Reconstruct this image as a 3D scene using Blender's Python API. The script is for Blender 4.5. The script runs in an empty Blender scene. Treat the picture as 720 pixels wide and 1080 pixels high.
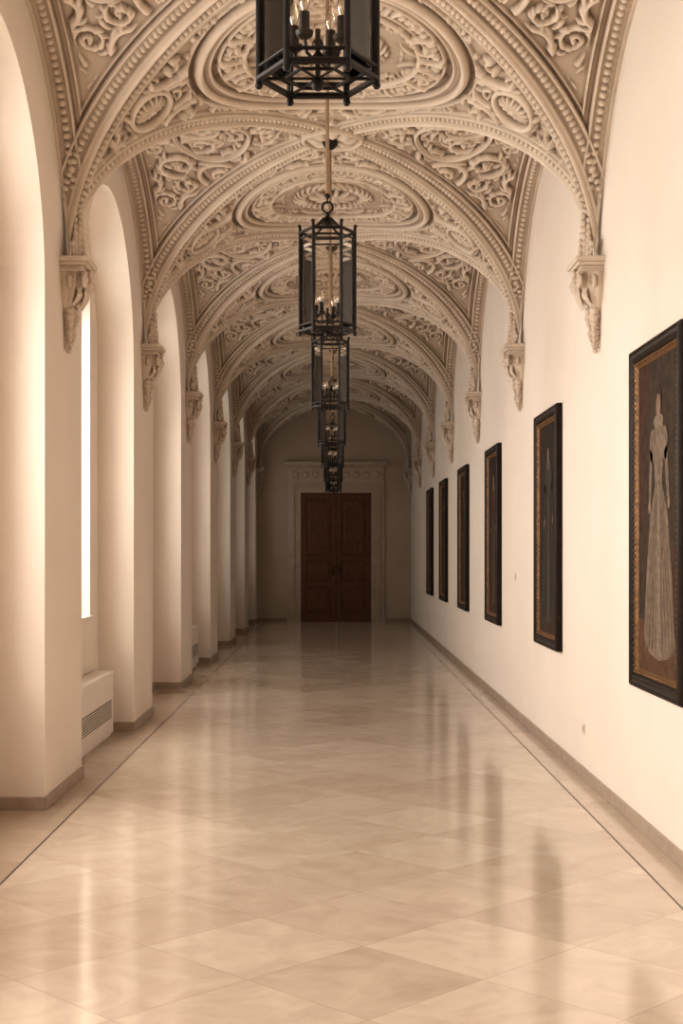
import bpy, math, random
import numpy as np
from math import sin, cos, pi, radians, sqrt
from mathutils import Vector, Matrix

random.seed(7); rng=np.random.default_rng(7)
scene=bpy.context.scene
COL=scene.collection

# ---------------------------------------------------------------- dimensions
XL,XR=-1.92,1.88
CX=(XL+XR)/2; W=(XR-XL)/2
BAY=4.0; HB=2.0
SPR=3.74; RISE=1.55
MIDS=[-4.3+4*i for i in range(10)]       # -4.3 ... 31.7
Y0,Y1=-6.3,33.7
XO=-2.26
OPEN=1.34; ASP=3.47
CAMZ=1.7

# ---------------------------------------------------------------- materials
def newmat(name):
    m=bpy.data.materials.new(name); m.use_nodes=True
    nt=m.node_tree; b=nt.nodes['Principled BSDF']
    return m,nt,b
def ramp(nt,fac,cols):
    r=nt.nodes.new('ShaderNodeValToRGB'); e=r.color_ramp.elements
    while len(e)>2: e.remove(e[-1])
    e[0].position=cols[0][0]; e[0].color=(*cols[0][1],1)
    e[1].position=cols[-1][0]; e[1].color=(*cols[-1][1],1)
    for p,c in cols[1:-1]:
        n=e.new(p); n.color=(*c,1)
    nt.links.new(fac,r.inputs[0]); return r
def noise_mat(name,c1,c2,scale=4,rough=0.6,bump=0.0,bscale=60,metal=0,detail=5,spec=0.5,dist=0.0,stretch=None):
    m,nt,b=newmat(name)
    tc=nt.nodes.new('ShaderNodeTexCoord'); src=tc.outputs['Object']
    if stretch:
        mp=nt.nodes.new('ShaderNodeMapping'); mp.inputs['Scale'].default_value=stretch
        nt.links.new(src,mp.inputs[0]); src=mp.outputs[0]
    n=nt.nodes.new('ShaderNodeTexNoise'); n.inputs['Scale'].default_value=scale; n.inputs['Detail'].default_value=detail
    n.inputs['Distortion'].default_value=dist
    nt.links.new(src,n.inputs['Vector'])
    r=ramp(nt,n.outputs[0],[(0.3,c1),(0.7,c2)])
    nt.links.new(r.outputs[0],b.inputs['Base Color'])
    b.inputs['Roughness'].default_value=rough; b.inputs['Metallic'].default_value=metal
    b.inputs['Specular IOR Level'].default_value=spec
    if bump>0:
        n2=nt.nodes.new('ShaderNodeTexNoise'); n2.inputs['Scale'].default_value=bscale; n2.inputs['Detail'].default_value=3
        nt.links.new(src,n2.inputs['Vector'])
        bp=nt.nodes.new('ShaderNodeBump'); bp.inputs['Strength'].default_value=bump; bp.inputs['Distance'].default_value=0.01
        nt.links.new(n2.outputs[0],bp.inputs['Height']); nt.links.new(bp.outputs[0],b.inputs['Normal'])
    return m
M_wall=noise_mat('plaster_wall',(0.77,0.685,0.605),(0.81,0.725,0.645),1.2,0.75,0.12,25,spec=0.2)
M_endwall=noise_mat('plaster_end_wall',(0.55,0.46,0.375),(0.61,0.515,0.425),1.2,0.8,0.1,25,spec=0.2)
M_stucco=noise_mat('stucco_ornament',(0.58,0.485,0.40),(0.70,0.60,0.505),6,0.7,0.25,70,spec=0.2)
M_base=noise_mat('baseboard_stone',(0.34,0.265,0.205),(0.43,0.34,0.27),9,0.4,0.05)
M_black=noise_mat('black_iron',(0.012,0.009,0.008),(0.022,0.018,0.015),20,0.45,0.05,80,metal=0.2,spec=0.3)
M_brass=noise_mat('aged_brass',(0.30,0.22,0.15),(0.42,0.32,0.22),12,0.4,metal=0.7)
M_handle=noise_mat('dark_bronze',(0.05,0.03,0.02),(0.09,0.06,0.04),12,0.5,metal=0.5)
M_frame=noise_mat('ebonised_wood',(0.012,0.008,0.006),(0.026,0.017,0.012),14,0.5,0.05,90,spec=0.2)
M_gilt=noise_mat('worn_gilt',(0.10,0.052,0.022),(0.28,0.15,0.062),40,0.5,0.3,120,metal=0.4)
M_door=noise_mat('walnut_door',(0.13,0.060,0.035),(0.22,0.106,0.060),5,0.5,0.05,40,stretch=(8,8,1),dist=1.0,spec=0.3)
M_surr=noise_mat('painted_stone_surround',(0.56,0.46,0.37),(0.64,0.54,0.44),5,0.6,0.08,50)
M_metalw=noise_mat('radiator_enamel',(0.74,0.67,0.60),(0.78,0.71,0.64),3,0.45)
M_dark=noise_mat('grille_dark',(0.07,0.052,0.042),(0.10,0.078,0.062),10,0.6)
M_plate=noise_mat('plastic_plate',(0.68,0.60,0.52),(0.74,0.66,0.58),3,0.4)
M_winf=noise_mat('painted_window_wood',(0.72,0.64,0.56),(0.78,0.70,0.62),5,0.5)
def glass(name,tint=(0.97,0.95,0.92),k=0.08,rough=0.05,bl=0.15):
    m,nt,b=newmat(name); nt.nodes.remove(b)
    o=nt.nodes['Material Output']
    t=nt.nodes.new('ShaderNodeBsdfTransparent'); t.inputs[0].default_value=(*tint,1)
    g=nt.nodes.new('ShaderNodeBsdfGlossy'); g.inputs['Roughness'].default_value=rough
    lw=nt.nodes.new('ShaderNodeLayerWeight'); lw.inputs[0].default_value=bl
    ma=nt.nodes.new('ShaderNodeMath'); ma.operation='ADD'; ma.inputs[1].default_value=k; ma.use_clamp=True
    nt.links.new(lw.outputs['Fresnel'],ma.inputs[0])
    mx=nt.nodes.new('ShaderNodeMixShader'); nt.links.new(ma.outputs[0],mx.inputs[0])
    nt.links.new(t.outputs[0],mx.inputs[1]); nt.links.new(g.outputs[0],mx.inputs[2]); nt.links.new(mx.outputs[0],o.inputs[0])
    return m
M_glass=glass('lantern_glass'); M_bulb=glass('bulb_glass',(0.95,0.88,0.78),0.3,0.1)

def ceil_mat():
    m,nt,b=newmat('ceiling_stucco')
    at=nt.nodes.new('ShaderNodeAttribute'); at.attribute_name='relief_shade'
    r=ramp(nt,at.outputs['Fac'],[(0.0,(0.21,0.158,0.118)),(0.3,(0.46,0.372,0.295)),(0.6,(0.62,0.525,0.43)),(1.0,(0.76,0.66,0.56))])  # stucco tone by height, with painted shade in the hollows
    tc=nt.nodes.new('ShaderNodeTexCoord')
    n=nt.nodes.new('ShaderNodeTexNoise'); n.inputs['Scale'].default_value=3; n.inputs['Detail'].default_value=6
    nt.links.new(tc.outputs['Object'],n.inputs['Vector'])
    r2=ramp(nt,n.outputs[0],[(0.3,(0.86,0.85,0.84)),(0.7,(1,1,1))])
    mx=nt.nodes.new('ShaderNodeMix'); mx.data_type='RGBA'; mx.blend_type='MULTIPLY'; mx.inputs[0].default_value=1
    nt.links.new(r.outputs[0],mx.inputs[6]); nt.links.new(r2.outputs[0],mx.inputs[7])
    nt.links.new(mx.outputs[2],b.inputs['Base Color']); b.inputs['Roughness'].default_value=0.75
    b.inputs['Specular IOR Level'].default_value=0.2
    n2=nt.nodes.new('ShaderNodeTexNoise'); n2.inputs['Scale'].default_value=45; n2.inputs['Detail'].default_value=3
    nt.links.new(tc.outputs['Object'],n2.inputs['Vector'])
    bp=nt.nodes.new('ShaderNodeBump'); bp.inputs['Strength'].default_value=0.45; bp.inputs['Distance'].default_value=0.012
    nt.links.new(n2.outputs[0],bp.inputs['Height']); nt.links.new(bp.outputs[0],b.inputs['Normal'])
    return m
M_ceil=ceil_mat()

def marble(name,size,diag,c=((0.46,0.36,0.28),(0.69,0.58,0.475))):
    m,nt,b=newmat(name); L=nt.links
    tc=nt.nodes.new('ShaderNodeTexCoord')
    mp=nt.nodes.new('ShaderNodeMapping'); mp.vector_type='TEXTURE'
    mp.inputs['Rotation'].default_value=(0,0,radians(45) if diag else 0)
    mp.inputs['Scale'].default_value=(size[0],size[1],1)
    mp.inputs['Location'].default_value=(0.12,0.3,0)
    L.new(tc.outputs['Object'],mp.inputs[0])
    fl=nt.nodes.new('ShaderNodeVectorMath'); fl.operation='FLOOR'; L.new(mp.outputs[0],fl.inputs[0])
    fr=nt.nodes.new('ShaderNodeVectorMath'); fr.operation='FRACTION'; L.new(mp.outputs[0],fr.inputs[0])
    sub=nt.nodes.new('ShaderNodeVectorMath'); sub.operation='SUBTRACT'; sub.inputs[1].default_value=(0.5,0.5,0.5); L.new(fr.outputs[0],sub.inputs[0])
    ab=nt.nodes.new('ShaderNodeVectorMath'); ab.operation='ABSOLUTE'; L.new(sub.outputs[0],ab.inputs[0])
    sp=nt.nodes.new('ShaderNodeSeparateXYZ'); L.new(ab.outputs[0],sp.inputs[0])
    mxm=nt.nodes.new('ShaderNodeMath'); mxm.operation='MAXIMUM'; L.new(sp.outputs[0],mxm.inputs[0]); L.new(sp.outputs[1],mxm.inputs[1])
    gr=ramp(nt,mxm.outputs[0],[(0.493,(0,0,0)),(0.498,(0.42,0.42,0.42))])
    wn=nt.nodes.new('ShaderNodeTexWhiteNoise'); wn.noise_dimensions='2D'; L.new(fl.outputs[0],wn.inputs['Vector'])
    off=nt.nodes.new('ShaderNodeVectorMath'); off.operation='MULTIPLY_ADD'
    L.new(wn.outputs['Color'],off.inputs[0]); off.inputs[1].default_value=(20,20,20); L.new(tc.outputs['Object'],off.inputs[2])
    n=nt.nodes.new('ShaderNodeTexNoise'); n.inputs['Scale'].default_value=2.8; n.inputs['Detail'].default_value=9; n.inputs['Roughness'].default_value=0.6; n.inputs['Distortion'].default_value=1.6
    L.new(off.outputs[0],n.inputs['Vector'])
    a=nt.nodes.new('ShaderNodeMath'); a.operation='MULTIPLY'; a.inputs[1].default_value=0.34; L.new(wn.outputs['Value'],a.inputs[0])
    s=nt.nodes.new('ShaderNodeMath'); s.operation='MULTIPLY_ADD'; s.inputs[1].default_value=0.95; L.new(n.outputs[0],s.inputs[0]); L.new(a.outputs[0],s.inputs[2])
    r=ramp(nt,s.outputs[0],[(0.20,c[0]),(0.92,c[1])])
    mx=nt.nodes.new('ShaderNodeMix'); mx.data_type='RGBA'
    L.new(gr.outputs[0],mx.inputs[0]); L.new(r.outputs[0],mx.inputs[6]); mx.inputs[7].default_value=(0.34,0.25,0.185,1)
    L.new(mx.outputs[2],b.inputs['Base Color'])
    n3=nt.nodes.new('ShaderNodeTexNoise'); n3.inputs['Scale'].default_value=1.6; n3.inputs['Detail'].default_value=4
    L.new(tc.outputs['Object'],n3.inputs['Vector'])
    rr=nt.nodes.new('ShaderNodeMapRange'); rr.inputs['To Min'].default_value=0.08; rr.inputs['To Max'].default_value=0.17
    L.new(n3.outputs[0],rr.inputs['Value']); L.new(rr.outputs[0],b.inputs['Roughness'])
    b.inputs['Specular IOR Level'].default_value=1.0
    b.inputs['IOR'].default_value=1.6
    n4=nt.nodes.new('ShaderNodeTexNoise'); n4.inputs['Scale'].default_value=2.0; n4.inputs['Detail'].default_value=2
    L.new(off.outputs[0],n4.inputs['Vector'])
    bp=nt.nodes.new('ShaderNodeBump'); bp.inputs['Strength'].default_value=0.10; bp.inputs['Distance'].default_value=0.02
    L.new(n4.outputs[0],bp.inputs['Height']); L.new(bp.outputs[0],b.inputs['Normal'])
    return m
M_floor=marble('marble_tiles',(0.66,0.66),True)
M_fborder=marble('marble_border',(5.0,0.9),False,((0.46,0.36,0.28),(0.61,0.50,0.40)))

# ---------------------------------------------------------------- mesh builder
class MB:
    def __init__(s): s.v=[]; s.f=[]; s.m=[]
    def add(s,vs,fs,mi=0):
        o=len(s.v); s.v+= [tuple(p) for p in vs]; s.f+=[tuple(o+i for i in f) for f in fs]; s.m+=[mi]*len(fs)
    def quad(s,a,b,c,d,mi=0): s.add([a,b,c,d],[(0,1,2,3)],mi)
    def box(s,x0,x1,y0,y1,z0,z1,mi=0):
        vs=[(x,y,z) for x in (x0,x1) for y in (y0,y1) for z in (z0,z1)]
        s.add(vs,[(0,1,3,2),(4,6,7,5),(0,4,5,1),(2,3,7,6),(0,2,6,4),(1,5,7,3)],mi)
    def tube(s,pts,rad,n=8,mi=0,cap=True):
        pts=[Vector(p) for p in pts]
        if not hasattr(rad,'__len__'): rad=[rad]*len(pts)
        vs=[];fs=[];up=None
        for i,p in enumerate(pts):
            t=(pts[min(i+1,len(pts)-1)]-pts[max(i-1,0)])
            t.normalize()
            if up is None:
                up=Vector((0,0,1)) if abs(t.z)<0.9 else Vector((1,0,0))
            a=(up-t*up.dot(t)); 
            if a.length<1e-4: a=t.orthogonal()
            a.normalize(); b=t.cross(a); up=a
            for k in range(n):
                q=2*pi*k/n; vs.append(p+(a*cos(q)+b*sin(q))*rad[i])
        for i in range(len(pts)-1):
            for k in range(n):
                k2=(k+1)%n; fs.append((i*n+k,i*n+k2,(i+1)*n+k2,(i+1)*n+k))
        if cap:
            fs.append(tuple(range(n))[::-1]); fs.append(tuple((len(pts)-1)*n+k for k in range(n)))
        s.add(vs,fs,mi)
    def lathe(s,c,prof,n=16,mi=0,ax='z'):
        vs=[];fs=[]
        for r,z in prof:
            for k in range(n):
                q=2*pi*k/n
                if ax=='z': vs.append((c[0]+r*cos(q),c[1]+r*sin(q),c[2]+z))
                elif ax=='x': vs.append((c[0]+z,c[1]+r*cos(q),c[2]+r*sin(q)))
                else: vs.append((c[0]+r*cos(q),c[1]+z,c[2]+r*sin(q)))
        m=len(prof)
        for i in range(m-1):
            for k in range(n):
                k2=(k+1)%n; fs.append((i*n+k,i*n+k2,(i+1)*n+k2,(i+1)*n+k))
        fs.append(tuple(range(n))[::-1]); fs.append(tuple((m-1)*n+k for k in range(n)))
        s.add(vs,fs,mi)
    def ball(s,c,r,n=10,sc=(1,1,1),mi=0):
        vs=[];fs=[];m=max(4,n//2+1)
        for i in range(m+1):
            a=-pi/2+pi*i/m
            for k in range(n):
                q=2*pi*k/n
                vs.append((c[0]+r*sc[0]*cos(a)*cos(q),c[1]+r*sc[1]*cos(a)*sin(q),c[2]+r*sc[2]*sin(a)))
        for i in range(m):
            for k in range(n):
                k2=(k+1)%n; fs.append((i*n+k,i*n+k2,(i+1)*n+k2,(i+1)*n+k))
        s.add(vs,fs,mi)
    def torus(s,c,R,r,axis='y',n=20,k=8,mi=0):
        pts=[]
        for i in range(n+1):
            a=2*pi*i/n
            if axis=='y': pts.append((c[0]+R*cos(a),c[1],c[2]+R*sin(a)))
            elif axis=='x': pts.append((c[0],c[1]+R*cos(a),c[2]+R*sin(a)))
            else: pts.append((c[0]+R*cos(a),c[1]+R*sin(a),c[2]))
        s.tube(pts,r,k,mi,False)
    def obj(s,name,mats,parent=None,smooth=False,bevel=0,loc=None,**props):
        me=bpy.data.meshes.new(name); me.from_pydata(s.v,[],s.f)
        if not isinstance(mats,(list,tuple)): mats=[mats]
        for m in mats: me.materials.append(m)
        me.polygons.foreach_set('material_index',s.m)
        if smooth: me.polygons.foreach_set('use_smooth',[True]*len(s.f))
        me.update()
        import bmesh
        bm=bmesh.new(); bm.from_mesh(me); bmesh.ops.remove_doubles(bm,verts=bm.verts,dist=1e-5)
        bmesh.ops.recalc_face_normals(bm,faces=bm.faces); bm.to_mesh(me); bm.free()
        if smooth:
            try: me.set_sharp_from_angle(angle=radians(42))
            except Exception: pass
        o=bpy.data.objects.new(name,me); COL.objects.link(o)
        if parent: o.parent=parent
        if loc: o.location=loc
        if bevel:
            b=o.modifiers.new('bevel','BEVEL'); b.width=bevel; b.segments=2; b.limit_method='ANGLE'
        for k,v in props.items(): o[k]=v
        return o
def empty(name,loc,label,cat,group=None):
    e=bpy.data.objects.new(name,None); COL.objects.link(e); e.location=loc; e.empty_display_size=0.1
    e['label']=label; e['category']=cat
    if group: e['group']=group
    return e
def copy_tree(src,loc,rot=None,label=None):
    def rec(o,par):
        c=o.copy(); COL.objects.link(c)
        if par: c.parent=par
        for ch in list(o.children): rec(ch,c)
        return c
    n=rec(src,None); n.location=loc
    if rot is not None: n.rotation_euler=(0,0,rot)
    if label: n['label']=label
    return n
S='structure'

# ---------------------------------------------------------------- floor
mb=MB()
def strip(x0,x1,mi): mb.quad((x0,Y0,0),(x1,Y0,0),(x1,Y1,0),(x0,Y1,0),mi)
gL,gR=-1.715,1.66
strip(XO-0.05,gL-0.006,1); strip(gL-0.006,gL+0.006,2); strip(gL+0.006,gR-0.005,0); strip(gR-0.005,gR+0.005,2); strip(gR+0.005,XR+0.05,1)
mb.obj('floor',[M_floor,M_fborder,M_dark],kind=S,label='polished beige marble floor laid in diagonal square tiles',category='floor')

# ---------------------------------------------------------------- walls
mb=MB(); mb.box(XR,XR+0.3,Y0,Y1+0.3,-0.05,5.75)
mb.obj('wall_right',M_wall,kind=S,label='smooth cream plaster wall',category='wall')
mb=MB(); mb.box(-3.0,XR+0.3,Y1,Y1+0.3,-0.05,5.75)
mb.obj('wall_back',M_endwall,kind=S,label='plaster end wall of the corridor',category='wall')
mb=MB(); mb.box(-3.0,XR+0.3,Y0-0.3,Y0,-0.05,5.75)
mb.obj('wall_front',M_wall,kind=S,label='plaster wall closing the corridor',category='wall')
mb=MB(); TOP=5.75; K=32
prev=Y0
for m in MIDS:
    a,b=m-OPEN,m+OPEN
    mb.quad((XL,prev,-.05),(XL,a,-.05),(XL,a,TOP),(XL,prev,TOP))
    pts=[]
    for i in range(K+1):
        t=pi-pi*i/K; pts.append((m+OPEN*cos(t),ASP+OPEN*sin(t)))
    for i in range(K):
        (ya,za),(yb,zb)=pts[i],pts[i+1]
        mb.quad((XL,ya,za),(XL,yb,zb),(XL,yb,TOP),(XL,ya,TOP))
    path=[(a,-.05)]+pts+[(b,-.05)]
    for (ya,za),(yb,zb) in zip(path[:-1],path[1:]):
        mb.quad((XL,ya,za),(XO,ya,za),(XO,yb,zb),(XL,yb,zb))
    prev=b
mb.quad((XL,prev,-.05),(XL,Y1,-.05),(XL,Y1,TOP),(XL,prev,TOP))
mb.obj('wall_left',M_wall,kind=S,label='cream plaster arcade of piers with arched window recesses',category='wall')
WH,WZ0,WZ1=0.90,1.12,4.42; XW=XO-0.32
wm=[m for m in MIDS if -1<m<33]
mb=MB(); prev=Y0
for m in wm:
    a,b=m-WH,m+WH
    for x in (XO,XW):
        mb.quad((x,prev,-.05),(x,a,-.05),(x,a,TOP),(x,prev,TOP))
        mb.quad((x,a,-.05),(x,b,-.05),(x,b,WZ0),(x,a,WZ0))
        mb.quad((x,a,WZ1),(x,b,WZ1),(x,b,TOP),(x,a,TOP))
    path=[(a,WZ0),(a,WZ1),(b,WZ1),(b,WZ0),(a,WZ0)]
    for (ya,za),(yb,zb) in zip(path[:-1],path[1:]):
        mb.quad((XO,ya,za),(XW,ya,za),(XW,yb,zb),(XO,yb,zb))
    prev=b
for x in (XO,XW): mb.quad((x,prev,-.05),(x,Y1,-.05),(x,Y1,TOP),(x,prev,TOP))
mb.quad((XL,Y0,TOP),(XW,Y0,TOP),(XW,Y1,TOP),(XL,Y1,TOP))
mb.obj('wall_outer',M_wall,kind=S,label='outer plaster wall pierced by tall windows',category='wall')
for i,m in enumerate(wm):
    mb=MB(); xa,xb=XO-0.24,XO-0.18; f=0.06
    mb.box(xa,xb,m-WH,m-WH+f,WZ0,WZ1); mb.box(xa,xb,m+WH-f,m+WH,WZ0,WZ1)
    mb.box(xa,xb,m-WH,m+WH,WZ0,WZ0+f); mb.box(xa,xb,m-WH,m+WH,WZ1-f,WZ1)
    mb.box(xa,xb,m-0.05,m+0.05,WZ0,WZ1); mb.box(xa,xb,m-WH,m+WH,3.3,3.4)
    for z in (1.85,2.58): mb.box(xa+.015,xb-.015,m-WH,m+WH,z-.015,z+.015)
    mb.box(XO-0.2,XO+0.03,m-WH-0.03,m+WH+0.03,WZ0-0.04,WZ0+0.002)
    mb.obj('window_%d'%(i+1),M_winf,bevel=0.004,kind=S,label='tall white-painted casement window in a plaster recess',category='window')
mb=MB(); bh,bt=0.085,0.018
prev=Y0
for m in MIDS:
    a,b=m-OPEN,m+OPEN
    mb.box(XL-0.01,XL+bt,prev-bt,a+bt,0,bh)
    mb.box(XO,XL,a,a+bt,0,bh); mb.box(XO,XL,b-bt,b,0,bh); mb.box(XO,XO+bt,a,b,0,bh)
    prev=b
mb.box(XL-0.01,XL+bt,prev-bt,Y1,0,bh)
mb.obj('baseboard_left',M_base,bevel=0.003,kind=S,label='low brown stone skirting around the piers',category='baseboard')
mb=MB(); mb.box(XR-bt,XR+.01,Y0,Y1,0,bh)
mb.obj('baseboard_right',M_base,bevel=0.003,kind=S,label='low brown stone skirting along the wall',category='baseboard')
mb=MB(); mb.box(XL,-1.2,Y1-bt,Y1,0,bh); mb.box(1.26,XR,Y1-bt,Y1,0,bh)
mb.obj('baseboard_back',M_base,kind=S,label='low brown stone skirting on end wall',category='baseboard')

# ---------------------------------------------------------------- ornament maps
RES=0.006
class Map:
    def __init__(s,U,V): s.U,s.V=U,V; s.h=np.zeros((int(U/RES)+2,int(V/RES)+2))
    def dome(s,u,v,r,h,e=0.5):
        if u<-r or v<-r or u>s.U+r or v>s.V+r: return
        k=int(r/RES)+1; iu=int(u/RES); iv=int(v/RES)
        a0,a1=max(0,iu-k),min(s.h.shape[0],iu+k+2); b0,b1=max(0,iv-k),min(s.h.shape[1],iv+k+2)
        if a0>=a1 or b0>=b1: return
        A=np.arange(a0,a1)[:,None]*RES-u; B=np.arange(b0,b1)[None,:]*RES-v
        q=np.clip(1-(A*A+B*B)/(r*r),0,1)**e*h
        s.h[a0:a1,b0:b1]=np.maximum(s.h[a0:a1,b0:b1],q)
    def stroke(s,pts,ws,h):
        for (u,v),w_ in zip(pts,ws): s.dome(u,v,w_,h*(0.5+0.5*min(1,w_/0.025)))
    def leaf(s,u,v,ang,L,w0,h,curl):
        n=max(5,int(L/0.012)); pts=[];ws=[]
        for i in range(n+1):
            t=i/n; pts.append((u,v)); ws.append(w0*(1-t)**0.7+0.006)
            u+=cos(ang)*L/n; v+=sin(ang)*L/n; ang+=curl/n
        s.stroke(pts,ws,h)
    def scroll(s,u,v,R,d,a0,h=0.05):
        turns=random.uniform(0.8,1.4); n=int(2*pi*R*turns/0.014)+20; pts=[];ws=[]
        for i in range(n+1):
            t=i/n; a=a0+d*2*pi*turns*t; r=R*(1-0.8*t)
            pts.append((u+r*cos(a),v+r*sin(a))); ws.append((0.10*R+0.007)*(1-0.35*t))
        s.stroke(pts,ws,h)
        nl=int(6+R*24)
        for j in range(nl):
            t=j/nl*0.75; a=a0+d*2*pi*turns*t; r=R*(1-0.8*t)
            s.leaf(u+r*cos(a),v+r*sin(a),a+d*random.uniform(0.3,1.4),R*random.uniform(.34,.75)*(1-0.4*t),0.08*R+0.007,h*random.uniform(.7,1.15),d*random.uniform(.6,2))
        s.leaf(u+R*cos(a0),v+R*sin(a0),a0-d*1.5,R*1.1,0.12*R+.008,h,-d*1.4)
        s.dome(u,v,0.13*R+.006,h*1.25)
    def fill(s,n,rmin,rmax,seed):
        rr=random.Random(seed); placed=[]
        for k in range(n):
            R=rmax-(rmax-rmin)*min(1,(k/n)*1.6)
            u,v=rr.uniform(0,s.U),rr.uniform(0,s.V)
            if all((u-a)**2+(v-b)**2>(0.98*(R+c))**2 for a,b,c in placed):
                placed.append((u,v,R)); s.scroll(u,v,R,rr.choice((-1,1)),rr.uniform(0,6.28),rr.uniform(.042,.068))
        for k in range(int(s.U*s.V*42)):
            u,v=rr.uniform(0,s.U),rr.uniform(0,s.V)
            iu,iv=int(u/RES),int(v/RES)
            if s.h[iu,iv]<0.004:
                s.leaf(u,v,rr.uniform(0,6.28),rr.uniform(.06,.13),rr.uniform(.013,.022),.032,rr.uniform(-2.5,2.5))
    def samp(s,u,v):
        fu=np.clip(u/RES,0,s.h.shape[0]-1.001); fv=np.clip(v/RES,0,s.h.shape[1]-1.001)
        i=fu.astype(int); j=fv.astype(int); a=fu-i; b=fv-j
        H=s.h
        return H[i,j]*(1-a)*(1-b)+H[i+1,j]*a*(1-b)+H[i,j+1]*(1-a)*b+H[i+1,j+1]*a*b
mapA=Map(2.9,2.0); mapA.fill(900,0.07,0.22,3)
mapB=Map(1.9,2.9); mapB.fill(900,0.07,0.21,11)
mapM=Map(1.0,1.2)
for j in range(28):
    a=2*pi*j/28; mapM.leaf(0.30*cos(a),0.36*sin(a),a+0.5,0.17,0.026,0.045,1.2)
for j in range(10):
    a=2*pi*j/10; mapM.leaf(0.04*cos(a),0.04*sin(a),a,0.2,0.035,0.05,0.4)
mapM.dome(0,0,0.07,0.08)
mapC=Map(0.6,0.6)
for j in range(5):
    a=pi/2*j/4; mapC.leaf(0.03*cos(a),0.03*sin(a),a,0.12,0.024,0.05,0.5)
mapC.dome(0,0,0.045,0.07)

# ---------------------------------------------------------------- vault module
N=760; Mh=N//2
th=np.linspace(0,pi/2,Mh+1)
def arc(a,b):
    t=np.linspace(0,pi/2,4001); dx=-a*np.sin(t); dz=b*np.cos(t)
    s=np.concatenate([[0],np.cumsum(np.hypot(dx,dz)[1:]*(t[1]-t[0]))]); s=s[-1]-s
    return np.interp(th,t,s)
u1=arc(W,RISE); q1=arc(HB,RISE)
TH,PH=np.meshgrid(th,th,indexing='ij')
X=W*np.cos(TH); Y=HB*np.cos(PH); main=np.sin(TH)>=np.sin(PH)
Z=RISE*np.maximum(np.sin(TH),np.sin(PH))
U=np.broadcast_to(u1[:,None],X.shape); Q=np.broadcast_to(q1[None,:],X.shape)
V=HB-Y; Pw=W-X
tt=np.linspace(0,pi/2,700); G=np.stack([W*np.cos(tt),HB*np.cos(tt),RISE*np.sin(tt)],1)
gl=np.concatenate([[0],np.cumsum(np.linalg.norm(np.diff(G,axis=0),axis=1))])
P=np.stack([X,Y,Z],-1).reshape(-1,3); gd=np.empty(len(P)); gs=np.empty(len(P))
for i in range(0,len(P),4000):
    c=P[i:i+4000]; D=((c[:,None,:]-G[None])**2).sum(-1); k=D.argmin(1); gd[i:i+4000]=np.sqrt(D[np.arange(len(c)),k]); gs[i:i+4000]=gl[k]
gd=gd.reshape(X.shape); gs=gs.reshape(X.shape)
def roll(d,c,w,h): return h*np.sqrt(np.clip(1-((d-c)/w)**2,0,1))
def step(d,a,b,h,s=0.008): return h*np.clip((d-a)/s,0,1)*np.clip((b-d)/s,0,1)
def beads(d,c,w,s,per,h):
    f=(s/per)%1-0.5; return h*np.sqrt(np.clip(1-((d-c)/w)**2-(f*2.1)**2,0,1))
mx=np.maximum
fa=mapA.samp(U,V); fb=mapB.samp(Pw,Q)
e=np.sqrt((U/0.95)**2+(V/1.12)**2)
edge=np.clip((gd-0.20)/0.02,0,1)
fA=fa*edge*np.clip((np.abs(e-1)-0.12)/0.02,0,1)
inner=e<0.66
fM=mapM.samp(U,V)*np.clip((0.64-e)/0.03,0,1)
fA=np.where(inner,mx(fM,fa*0.45*(e>0.52)),fA)
c2=np.sqrt(((U-1.40)/0.17)**2+(V/0.27)**2)
fA=np.where((c2<1.18)&(e>1.1),mapC.samp(np.abs(U-1.40),V)*np.clip((0.85-c2)/.05,0,1),fA)
hm=fA
hm=mx(hm,roll(c2,1.0,0.16,0.055)*(e>1.1))
hm=mx(hm,step(gd,0.165,0.185,0.03)*(e>1.12))
hm=mx(hm,step(e,1.11,1.135,0.03)*(gd>.16))
em=(e-1)
hm=mx(hm,roll(em,0.03,0.035,0.065)); hm=mx(hm,step(e,0.93,1.07,0.025,0.01)); hm=mx(hm,roll(em,-0.055,0.016,0.045))
ang=np.arctan2(V/1.12,U/0.95+1e-9)
hm=mx(hm,beads(e,0.80,0.045,ang,pi/2/20,0.04)); hm=mx(hm,roll(e,0.735,0.012,0.035)); hm=mx(hm,roll(e,0.865,0.012,0.035))
hm=mx(hm,roll(e,0.67,0.025,0.05))
co=np.maximum(np.sqrt((Q/0.50)**2+((Pw-0.86)/0.32)**2),0)
fB=fb*edge*np.clip((Pw-0.225)/0.02,0,1)*np.clip((np.abs(co-1)-0.10)/0.03,0,1)
hb=fB
hb=mx(hb,step(co,0.93,1.08,0.03,0.01)); hb=mx(hb,roll(co,1.02,0.05,0.055))
hb=mx(hb,step(gd,0.165,0.185,0.03)*(Pw>.2)); hb=mx(hb,step(Pw,0.185,0.207,0.03)*(gd>.165))
wb=mx(step(Pw,-1,0.15,0.02),roll(Pw,0.135,0.014,0.04)); wb=mx(wb,beads(Pw,0.080,0.030,Q,0.06,0.048)); wb=mx(wb,step(Pw,-1,0.03,0.04))
hb=mx(hb,wb)
h=np.where(main,hm,hb)
gb=mx(step(gd,-1,0.145,0.022),roll(gd,0.132,0.012,0.045)); gb=mx(gb,step(gd,-1,0.045,0.042)); gb=mx(gb,roll(gd,0.0,0.03,0.06))
gb=mx(gb,beads(gd,0.085,0.026,gs,0.05,0.055))
h=mx(h,gb)
dm=np.hypot(X,Y); pa=np.arctan2(Y,X+1e-9)
boss=np.where(dm<0.27,0.04+0.05*np.abs(np.cos(4*pa))**0.6*np.clip(1-((dm-0.14)/0.1)**2,0,1),0)
boss=mx(boss,roll(dm,0.25,0.022,0.08)); boss=mx(boss,roll(dm,0,0.07,0.12))
h=np.where(dm<0.27,boss,h)
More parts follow.
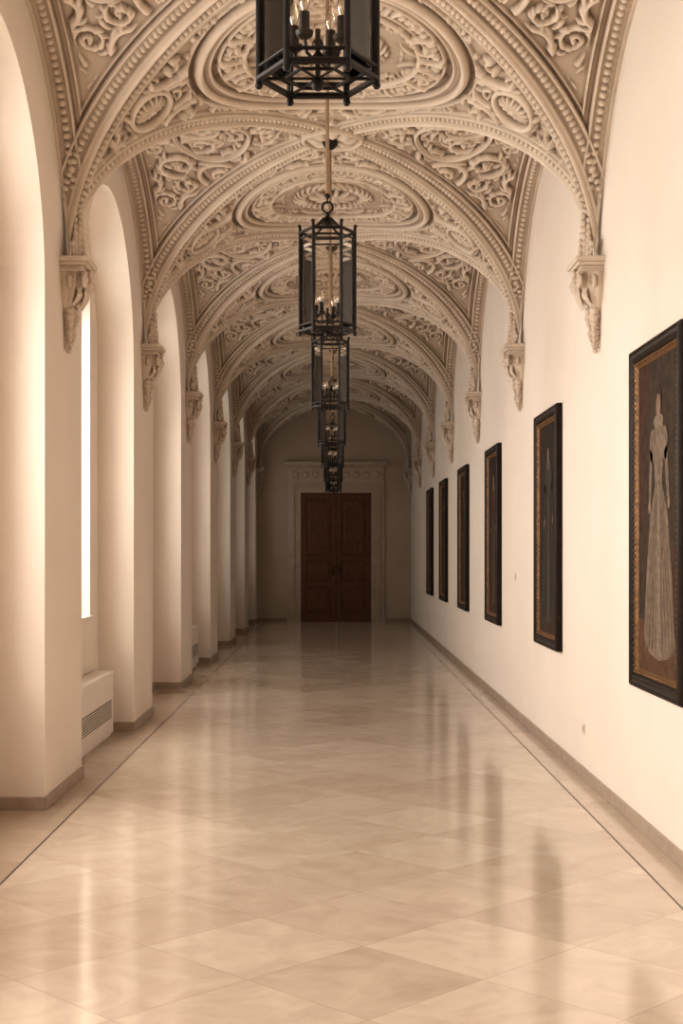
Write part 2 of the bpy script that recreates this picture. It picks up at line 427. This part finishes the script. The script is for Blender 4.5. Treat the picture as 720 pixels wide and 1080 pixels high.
def blur(a,k):
    b=np.pad(a,k,mode='reflect'); c=np.cumsum(np.cumsum(b,0),1); c=np.pad(c,((1,0),(1,0)))
    n=2*k+1; return (c[n:,n:]-c[:-n,n:]-c[n:,:-n]+c[:-n,:-n])/(n*n)
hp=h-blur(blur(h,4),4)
rel=np.clip(0.43+0.24*np.clip(h/0.06,0,1.2)+hp/0.034,0,1)  # raised parts lighter; high-pass term bakes cavity shade into the colour
nm=np.stack([-X/W**2,0*X,-Z/RISE**2],-1); nm/=np.linalg.norm(nm,axis=-1,keepdims=True)+1e-9
nt_=np.stack([0*X,-Y/HB**2,-Z/RISE**2],-1); nt_/=np.linalg.norm(nt_,axis=-1,keepdims=True)+1e-9
wg=(np.clip(gd/0.15,0,1)*0.5+0.5)[...,None]
nn=np.where(main[...,None],wg*nm+(1-wg)*nt_,wg*nt_+(1-wg)*nm); nn/=np.linalg.norm(nn,axis=-1,keepdims=True)+1e-9
PQ=np.stack([X,Y,Z],-1)+nn*h[...,None]
idx=np.arange(N+1); qi=np.where(idx<=Mh,idx,N-idx); sg=np.where(idx<=Mh,1.0,-1.0)
full=PQ[qi[:,None],qi[None,:]].copy(); full[...,0]*=sg[:,None]; full[...,1]*=sg[None,:]
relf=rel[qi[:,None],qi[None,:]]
nv=(N+1)**2; me=bpy.data.meshes.new('ceiling_vault')
me.vertices.add(nv); me.vertices.foreach_set('co',full.reshape(-1).astype(np.float32))
I,J=np.meshgrid(np.arange(N),np.arange(N),indexing='ij'); a=(I*(N+1)+J).ravel()
quads=np.stack([a,a+1,a+N+2,a+N+1],1).astype(np.int32)
nf=len(quads); me.loops.add(nf*4); me.polygons.add(nf)
me.loops.foreach_set('vertex_index',quads.ravel())
me.polygons.foreach_set('loop_start',np.arange(0,nf*4,4,dtype=np.int32))
me.polygons.foreach_set('use_smooth',np.ones(nf,dtype=bool))
at=me.attributes.new('relief_shade','FLOAT','POINT'); at.data.foreach_set('value',relf.ravel().astype(np.float32))
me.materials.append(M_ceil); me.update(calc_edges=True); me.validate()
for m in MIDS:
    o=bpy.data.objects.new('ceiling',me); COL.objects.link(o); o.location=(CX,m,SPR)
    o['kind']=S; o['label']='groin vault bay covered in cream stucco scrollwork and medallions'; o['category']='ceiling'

# ---------------------------------------------------------------- corbel
def build_corbel():
    root=empty('corbel',(0,0,0),'cream stucco corbel with scrolled capital and hanging leaf drop','corbel','corbels under the vault ribs')
    mb=MB()
    for (d,w_,z0,z1) in [(0.20,0.20,-0.035,0.0),(0.185,0.185,-0.06,-0.035),(0.16,0.16,-0.085,-0.06),(0.175,0.172,-0.10,-0.085)]:
        mb.box(-0.02,d,-w_,w_,z0,z1)
    mb.obj('abacus',M_stucco,root,bevel=0.006)
    mb=MB()
    prof=[(-0.09,0.165,0.155),(-0.13,0.155,0.150),(-0.19,0.15,0.14),(-0.25,0.13,0.12),(-0.30,0.10,0.09),(-0.34,0.06,0.06),(-0.36,0.03,0.03)]
    vs=[];fs=[];n=28
    for z,d,w_ in prof:
        for k in range(n+1):
            t=-pi/2+pi*k/n; fl=1+0.06*cos(t*14)
            vs.append((max(-0.005,d*cos(t)*fl),w_*sin(t)*fl,z))
    for i in range(len(prof)-1):
        for k in range(n): fs.append((i*(n+1)+k,i*(n+1)+k+1,(i+1)*(n+1)+k+1,(i+1)*(n+1)+k))
    mb.add(vs,fs)
    for sy in (-1,1):
        for xx in (0.06,0.16):
            pts=[];rd=[]
            for i in range(34):
                t=i/33; a=t*2*pi*1.6+pi/2; r=0.055*(1-0.8*t)
                pts.append((xx+0.015*t,sy*(0.125+r*cos(a)*1.0),-0.155+r*sin(a))); rd.append(0.018*(1-0.4*t))
            mb.tube(pts,rd,8)
            mb.ball((xx+0.018,sy*0.125,-0.155),0.018)
    def leaf(y,x,z0,z1,wd,out):
        nn_=8; vs=[];fs=[]
        for i in range(nn_+1):
            t=i/nn_; z=z0+(z1-z0)*t; wv=wd*sin(pi*min(1,t*0.85+0.12))*(1+0.16*cos(t*26)); ox=out*sin(t*pi*0.9)
            vs+=[(x+ox*0.7,y-wv,z),(x+ox+0.012,y-wv*0.5,z),(x+ox+0.002,y,z),(x+ox+0.012,y+wv*0.5,z),(x+ox*0.7,y+wv,z)]
        for i in range(nn_):
            for k in range(4): fs.append((i*5+k,i*5+k+1,i*5+k+6,i*5+k+5))
        mb.add(vs,fs)
    leaf(0,0.115,-0.35,-0.11,0.055,0.055); leaf(-0.085,0.08,-0.32,-0.19,0.04,0.05); leaf(0.085,0.08,-0.32,-0.19,0.04,0.05)
    mb.ball((0.185,0,-0.09),0.032,sc=(0.7,1,0.9))
    mb.obj('capital',M_stucco,root,smooth=True)
    mb=MB()
    for k,(z,r) in enumerate([(-0.35,0.058),(-0.395,0.060),(-0.435,0.05),(-0.47,0.038),(-0.51,0.044),(-0.545,0.036),(-0.58,0.024),(-0.61,0.016)]):
        mb.ball((0.035,0,z),r,10,(0.9,1,0.75))
        for sy in (-1,1): mb.ball((0.045,sy*r*0.8,z-0.012),r*0.45,8,(1,1,1.3))
        mb.ball((0.035+r*0.8,0,z-0.01),r*0.42,8,(1,1,1.4))
    mb.tube([(0.0,0,-0.3),(0.01,0,-0.62)],[0.03,0.01],8)
    mb.ball((0.03,0,-0.635),0.02)
    mb.obj('leaf_drop',M_stucco,root,smooth=True)
    mb=MB()
    for k in range(7):
        z=0.03+0.048*k; r=0.052-0.004*k
        mb.ball((0.09+0.004*k,0,z),r,10,(0.9,0.9,0.9))
        for sy in (-1,1): mb.ball((0.085,sy*(r+0.01),z+0.015),r*0.5,8,(1,1,1.5))
        mb.ball((0.10+r*0.75,0,z+0.012),r*0.45,8,(0.9,1,1.4))
    for sy in (-1,1):
        pts=[];rd=[]
        for i in range(26):
            t=i/25; a=t*2*pi*1.3; r=0.05*(1-0.8*t)
            pts.append((0.08,sy*(0.10+r*cos(a)),0.07+r*sin(a))); rd.append(0.016*(1-0.4*t))
        mb.tube(pts,rd,8)
    mb.obj('leaf_knot',M_stucco,root,smooth=True)
    return root
cor=build_corbel()
first=True
for i in range(7):
    y=9.7+4*i
    if i==6: y-=0.2
    for sx in (-1,1):
        loc=(XL if sx<0 else XR,y,SPR+0.03); rot=0 if sx<0 else pi
        lab='cream stucco corbel with leaf drop on '+('a window pier' if sx<0 else 'the picture wall')
        if first: cor.location=loc; cor['label']=lab; first=False
        else: copy_tree(cor,loc,rot,lab)

# ---------------------------------------------------------------- lantern
def build_lantern():
    root=empty('lantern',(0,0,0),'black iron hexagonal glass lantern hanging on a long rod','lantern','hanging lanterns down the corridor')
    R=0.155; H=0.555
    hexp=[(R*cos(pi/3*k),R*sin(pi/3*k)) for k in range(6)]
    mb=MB()
    for k in range(6):
        x,y=hexp[k]; x2,y2=hexp[(k+1)%6]
        mb.tube([(x,y,-0.012),(x,y,H+0.03)],0.0085,8)
        mb.ball((x,y,-0.018),0.011,8); mb.ball((x*1.02,y*1.02,H+0.035),0.011,8)
        for z,r in ((0.0,0.0095),(0.032,0.0055),(H,0.010),(H-0.035,0.0055)):
            mb.tube([(x,y,z),(x2,y2,z)],r,6)
        mb.tube([(x*0.93,y*0.93,0.0),(x*0.93,y*0.93,H)],0.004,6)
    for k in range(6):
        x,y=hexp[k]; x2,y2=hexp[(k+1)%6]
        mb.tube([(x*0.55,y*0.55,0.0),(x2*0.55,y2*0.55,0.0)],0.005,6)
        mb.tube([(x*0.55,y*0.55,0.0),(x,y,0.0)],0.005,6)
    mb.obj('cage',M_black,root,smooth=True)
    mb=MB()
    for k in range(6):
        x,y=[c*0.965 for c in hexp[k]]; x2,y2=[c*0.965 for c in hexp[(k+1)%6]]
        mb.quad((x,y,0.034),(x2,y2,0.034),(x2,y2,H-0.036),(x,y,H-0.036))
    mb.obj('glass_panes',M_glass,root)
    mb=MB()
    for k in range(6):
        x,y=hexp[k]
        mb.tube([(x,y,H),(x*0.72,y*0.72,H+0.022),(x*0.4,y*0.4,H+0.04),(x*0.12,y*0.12,H+0.085)],[0.007,0.006,0.006,0.005],6)
    mb.lathe((0,0,H+0.06),[(0.01,-0.02),(0.03,0),(0.02,0.02),(0.012,0.03),(0.016,0.045),(0.006,0.055)],12)
    mb.torus((0,0,H+0.143),0.03,0.006,'y')
    mb.obj('crown_arms',M_black,root,smooth=True)
    mb=MB()
    mb.tube([(0,0,H+0.165),(0,0,H+0.21)],0.005,8,1)
    mb.lathe((0,0,H+0.19),[(0.006,0),(0.017,0.012),(0.017,0.02),(0.006,0.035)],12,1)
    ztop=SPR+RISE-0.11-(CAMZ+1.25)
    mb.tube([(0,0,H+0.2),(0,0,ztop)],0.0105,10,0)
    mb.lathe((0,0,H+1.0),[(0.009,-0.03),(0.018,-0.01),(0.018,0.01),(0.009,0.03)],12,1)
    mb.obj('hanging_rod',[M_brass,M_black],root,smooth=True)
    mb=MB()
    mb.lathe((0,0,ztop),[(0.012,-0.03),(0.03,-0.02),(0.055,0.0),(0.07,0.03),(0.075,0.06)],20)
    mb.obj('ceiling_canopy',M_black,root,smooth=True)
    can=MB()
    can.tube([(0,0,0.0),(0,0,0.13)],0.007,8); can.ball((0,0,-0.015),0.018,10); can.ball((0,0,0.09),0.016,10)
    for k in range(4):
        a=pi/4+pi/2*k+0.3; c,s_=cos(a),sin(a)
        can.tube([(0,0,0.07),(0.03*c,0.03*s_,0.045),(0.06*c,0.06*s_,0.05),(0.072*c,0.072*s_,0.085)],0.0045,6)
    for k in range(6):
        x,y=hexp[k]; can.tube([(0,0,0.0),(x*0.55,y*0.55,0)],0.004,6)
    co=can.obj('candelabrum',M_black,root,smooth=True)
    for k in range(4):
        a=pi/4+pi/2*k+0.3
        c=MB(); c.lathe((0,0,0),[(0.008,0),(0.021,0.008),(0.024,0.02),(0.014,0.024)],12,0)
        c.lathe((0,0,0.02),[(0.0135,0),(0.0135,0.05),(0.007,0.053)],12,1)
        c.lathe((0,0,0.073),[(0.006,0),(0.013,0.015),(0.014,0.028),(0.008,0.05),(0.002,0.066)],12,2)
        c.obj('candle_bulb',[M_black,M_black,M_bulb],co,smooth=True,loc=(0.072*cos(a),0.072*sin(a),0.08))
    return root
lan=build_lantern()
for i in range(7):
    loc=(-0.045+0.003*i,3.60 if i==0 else 3.7+4*i,CAMZ+1.25)
    if i==0: lan.location=loc
    else: copy_tree(lan,loc)

# ---------------------------------------------------------------- portraits
def flatmat(name,c,r=0.75,s=14):
    return noise_mat(name,tuple(v*0.6 for v in c),tuple(min(1,v*1.25) for v in c),s,r,0.1,60,detail=8,spec=0.15)
def portrait(yc,variant,label):
    wd,z0,z1=1.24,0.88,2.94; H=z1-z0
    root=empty('framed_portrait',(XR,yc,z0),label,'painting','full-length portraits along the wall')
    mb=MB()
    def loft(prof,mi=0):
        vs=[];fs=[]
        for ins,dp in prof:
            a=wd/2-ins
            vs+=[(-dp,-a,ins),(-dp,a,ins),(-dp,a,H-ins),(-dp,-a,H-ins)]
        for i in range(len(prof)-1):
            for k in range(4):
                k2=(k+1)%4; fs.append((i*4+k,i*4+k2,(i+1)*4+k2,(i+1)*4+k))
        mb.add(vs,fs,mi)
    loft([(0,0.0),(0,0.045),(0.008,0.058),(0.020,0.062),(0.028,0.053),(0.044,0.049),(0.064,0.055),(0.076,0.046),(0.086,0.03)])
    mb.obj('frame',M_frame,root)
    mb=MB(); loft([(0.080,0.0),(0.080,0.036),(0.088,0.042),(0.102,0.038),(0.112,0.028),(0.118,0.02)])
    per=0.035
    a=wd/2-0.095
    n=int((H-0.19)/per)
    for k in range(n+1):
        z=0.095+(H-0.19)*k/n
        for sy in (-1,1): mb.ball((-0.042,sy*a,z),0.009,6)
    n=int(2*a/per)
    for k in range(1,n):
        for z in (0.095,H-0.095): mb.ball((-0.042,-a+2*a*k/n,z),0.009,6)
    mb.obj('gilt_slip',M_gilt,root)
    mb=MB(); a=wd/2-0.115; b0,b1=0.115,H-0.115
    x=-0.018
    pw,ph=2*a,b1-b0
    def P2(s,t,l): return (x-0.0006*l,-s*pw/2,b0+t*ph)
    def poly(pts,l,mi):
        vs=[P2(s,t,l) for s,t in pts]; mb.add(vs,[tuple(range(len(vs)))],mi)
    def ell(s,t,rs,rt,l,mi,n=20): poly([(s+rs*cos(2*pi*k/n),t+rt*sin(2*pi*k/n)) for k in range(n)],l,mi)
    poly([(-1,0),(1,0),(1,1),(-1,1)],0,0)
    poly([(-1,0),(1,0),(1,0.13),(-1,0.17)],1,1)
    poly([(-1,1),(-0.45,1),(-0.6,0.8),(-0.72,0.5),(-1,0.42)],1,2)
    poly([(0.62,0.13),(0.98,0.13),(0.98,0.40),(0.62,0.40)],1,2)
    poly([(-0.17,0.60),(0.17,0.60),(0.42,0.50),(0.6,0.32),(0.74,0.10),(0.45,0.06),(0,0.045),(-0.45,0.06),(-0.74,0.10),(-0.6,0.32),(-0.42,0.50)],2,3)
    for k in range(-4,5):
        poly([(k*0.045,0.57),(k*0.045+0.02,0.57),(k*0.165+0.05,0.075),(k*0.165-0.02,0.075)],3,4)
    poly([(-0.05,0.6),(0.05,0.6),(0.11,0.06),(-0.11,0.06)],4,5)
    poly([(-0.17,0.60),(0.17,0.60),(0.27,0.77),(0.12,0.80),(-0.12,0.80),(-0.27,0.77)],4,3)
    ell(-0.30,0.725,0.13,0.055,5,3); ell(0.30,0.725,0.13,0.055,5,3)
    poly([(-0.41,0.72),(-0.27,0.70),(-0.36,0.55),(-0.48,0.54)],5,3); poly([(0.41,0.72),(0.27,0.70),(0.40,0.56),(0.52,0.55)],5,3)
    ell(-0.43,0.53,0.06,0.02,6,6); ell(0.48,0.54,0.06,0.02,6,6)
    ell(0,0.80,0.24,0.022,5,5); ell(0,0.865,0.15,0.045,6,7); ell(0,0.848,0.11,0.038,7,6)
    mb.box(-0.014,-0.001,-wd/2+0.08,wd/2-0.08,0.08,H-0.08,0)
    bg,fl,dr,gown,fold,lace,skin,hair=variant
    mats=[flatmat('paint_background',bg),flatmat('paint_ground',fl),flatmat('paint_drapery',dr),flatmat('paint_gown',gown,0.75,25),
          flatmat('paint_fold',fold),flatmat('paint_lace',lace,0.75,40),flatmat('paint_skin',skin,0.75,3),flatmat('paint_hair',hair)]
    mb.obj('canvas',mats,root)
V1=((0.050,0.034,0.023),(0.10,0.055,0.030),(0.06,0.030,0.019),(0.18,0.135,0.10),(0.135,0.10,0.072),(0.21,0.162,0.12),(0.24,0.17,0.12),(0.05,0.03,0.02))
V2=((0.030,0.020,0.014),(0.05,0.032,0.022),(0.04,0.018,0.012),(0.05,0.038,0.029),(0.03,0.022,0.016),(0.09,0.07,0.05),(0.18,0.125,0.085),(0.03,0.018,0.012))
V3=((0.028,0.019,0.014),(0.05,0.032,0.022),(0.035,0.016,0.011),(0.07,0.034,0.022),(0.035,0.018,0.012),(0.14,0.105,0.075),(0.22,0.15,0.10),(0.03,0.018,0.012))
for yc,v,lab in [(7.85,V1,'dark-framed full-length portrait of a person in a pale gown'),
                 (11.9,V2,'dark-framed full-length portrait of a person in black dress'),
                 (16.0,V3,'dark-framed full-length portrait of a person in a russet gown'),
                 (19.7,V2,'dark-framed full-length portrait of a person in black dress'),
                 (23.3,V3,'dark-framed full-length portrait of a person in a russet gown'),
                 (26.6,V2,'dark-framed full-length portrait of a person in black dress')]:
    portrait(yc,v,lab)

# ---------------------------------------------------------------- radiators
def radiator():
    root=empty('radiator',(0,0,0),'white enamelled convector cabinet standing in a window recess','radiator','convector radiators under the windows')
    mb=MB(); d,w2,H=0.17,1.05,0.60
    mb.box(0,d,-w2,w2,0.03,H-0.025); mb.box(0,d-0.02,-w2+0.02,w2-0.02,0,0.03)
    mb.box(-0.0,d+0.008,-w2-0.005,w2+0.005,H-0.025,H)
    mb.obj('cabinet',M_metalw,root,bevel=0.005)
    mb=MB()
    mb.box(d,d+0.003,-w2+0.15,w2-0.12,0.17,0.34,1)
    for k in range(8):
        z=0.172+0.0215*k; mb.box(d,d+0.010,-w2+0.15,w2-0.12,z,z+0.009,0)
    mb.obj('grille',[M_metalw,M_dark],root)
    return root
rad=radiator(); rad.location=(XO+0.022,11.7,0)
copy_tree(rad,(XO+0.022,19.7,0))

# ---------------------------------------------------------------- sockets
def socket(y,z,label):
    root=empty('wall_socket',(XR,y,z),label,'socket','small fittings on the wall')
    mb=MB(); mb.box(-0.008,0.0,-0.038,0.038,-0.038,0.038); mb.obj('cover_plate',M_plate,root,bevel=0.003)
    mb=MB(); mb.lathe((-0.0085,0,0),[(0.022,0),(0.022,-0.002),(0.018,-0.002),(0.016,0.0)],16,0,'x')
    mb.obj('socket_insert',M_plate,root)
socket(10.3,0.37,'white plastic wall socket on the cream plaster')
socket(14.2,1.45,'white plastic light switch between two portraits')

# ---------------------------------------------------------------- end door
DX=0.03
mb=MB(); Yd=Y1
for (o1,o2,d) in [(0.0,0.06,0.07),(0.06,0.16,0.05),(0.16,0.20,0.085),(0.20,0.32,0.04)]:
    hw=0.87
    for sx in (-1,1):
        a,b=sorted((DX+sx*(hw+o1),DX+sx*(hw+o2))); mb.box(a,b,Yd-d,Yd,0,3.18+o2)
    mb.box(DX-hw-o1,DX+hw+o1,Yd-d,Yd,3.18+o1,3.18+o2)
mb.box(DX-1.17,DX+1.17,Yd-0.05,Yd,3.48,3.78)
for k in range(9): 
    xx=DX-1.0+0.25*k
    mb.ball((xx,Yd-0.055,3.63),0.07,12,(1,0.3,1)); mb.torus((xx,Yd-0.055,3.63),0.085,0.012,'y')
for (e_,d,z0,z1) in [(0.02,0.07,3.78,3.81),(0.05,0.10,3.81,3.85),(0.09,0.14,3.85,3.90),(0.12,0.17,3.90,3.94)]:
    mb.box(DX-1.17-e_,DX+1.17+e_,Yd-d,Yd,z0,z1)
for k in range(40): mb.box(DX-1.18+k*0.0605,DX-1.18+k*0.0605+0.035,Yd-0.125,Yd-0.09,3.80,3.845)
for z in np.arange(0.15,3.2,0.11):
    for sx in (-1,1): mb.ball((DX+sx*(0.87+0.11),Yd-0.05,float(z)),0.03,8,(1,0.5,1.3))
mb.obj('trim_1',M_surr,kind=S,label='carved stone door surround with cornice',category='door surround',bevel=0.003)
door=empty('door_1',(DX,Y1,0),'tall dark walnut double door with raised panels','door'); door['kind']=S
for sx in (-1,1):
    mb=MB(); a,b=(-0.865,-0.004) if sx<0 else (0.004,0.865)
    mb.box(a,b,-0.03,0.0,0.0,3.17)
    st=0.13
    mb.box(a,a+st,-0.055,-0.03,0,3.17); mb.box(b-st,b,-0.055,-0.03,0,3.17)
    rails=[(0,0.20),(0.86,0.98),(1.50,1.62),(3.02,3.17)]
    for z0,z1 in rails: mb.box(a+st,b-st,-0.055,-0.03,z0,z1)
    for (z0,z1) in ((0.20,0.86),(0.98,1.50),(1.62,3.02)):
        i=0.02; j=0.09
        o=[(a+st+i,-0.032,z0+i),(b-st-i,-0.032,z0+i),(b-st-i,-0.032,z1-i),(a+st+i,-0.032,z1-i)]
        n_=[(a+st+j,-0.052,z0+j),(b-st-j,-0.052,z0+j),(b-st-j,-0.052,z1-j),(a+st+j,-0.052,z1-j)]
        mb.add(o+n_,[(0,1,5,4),(1,2,6,5),(2,3,7,6),(3,0,4,7),(4,5,6,7)])
        for (p,q_) in zip(o,o[1:]+o[:1]): mb.tube([p,q_],0.014,6)
    leaf_=mb.obj('door_leaf',M_door,door,bevel=0.003)
    mb=MB(); hx=-0.07 if sx<0 else 0.07
    mb.box(hx-0.025,hx+0.025,-0.062,-0.055,1.15,1.38); mb.tube([(hx,-0.058,1.28),(hx,-0.10,1.28),(hx+sx*0.11,-0.105,1.28)],0.009,8)
    mb.obj('door_handle',M_handle,leaf_,smooth=True)

# ---------------------------------------------------------------- lights
w=bpy.data.worlds.new('World'); scene.world=w; w.use_nodes=True
bg=w.node_tree.nodes['Background']; bg.inputs[0].default_value=(1,0.945,0.875,1); bg.inputs[1].default_value=0.95
E={-0.3:250,3.7:275,7.7:255,11.7:195,15.7:138,19.7:84,23.7:38,27.7:13,31.7:4}
for m in wm:
    l=bpy.data.lights.new('window_light','AREA'); l.shape='RECTANGLE'; l.size=1.7; l.size_y=3.1
    l.energy=E[round(m,1)]; l.color=(1,0.93,0.855)
    o=bpy.data.objects.new('window_light',l); COL.objects.link(o); o.location=(XW-0.25,m,2.95)
    o.rotation_euler=Vector((1,0,-0.45)).to_track_quat('-Z','Z').to_euler()

# ---------------------------------------------------------------- camera
cam=bpy.data.cameras.new('camera'); co=bpy.data.objects.new('camera',cam); COL.objects.link(co)
co.location=(0,0,CAMZ); co.rotation_euler=(radians(90),0,0)
cam.sensor_width=36; cam.lens=48; cam.shift_x=7/1080; cam.shift_y=43/1080
cam.clip_start=0.05; cam.clip_end=200
scene.camera=co
scene.view_settings.view_transform='Standard'
try: scene.view_settings.look='Medium High Contrast'
except Exception as ex: print('look',ex)
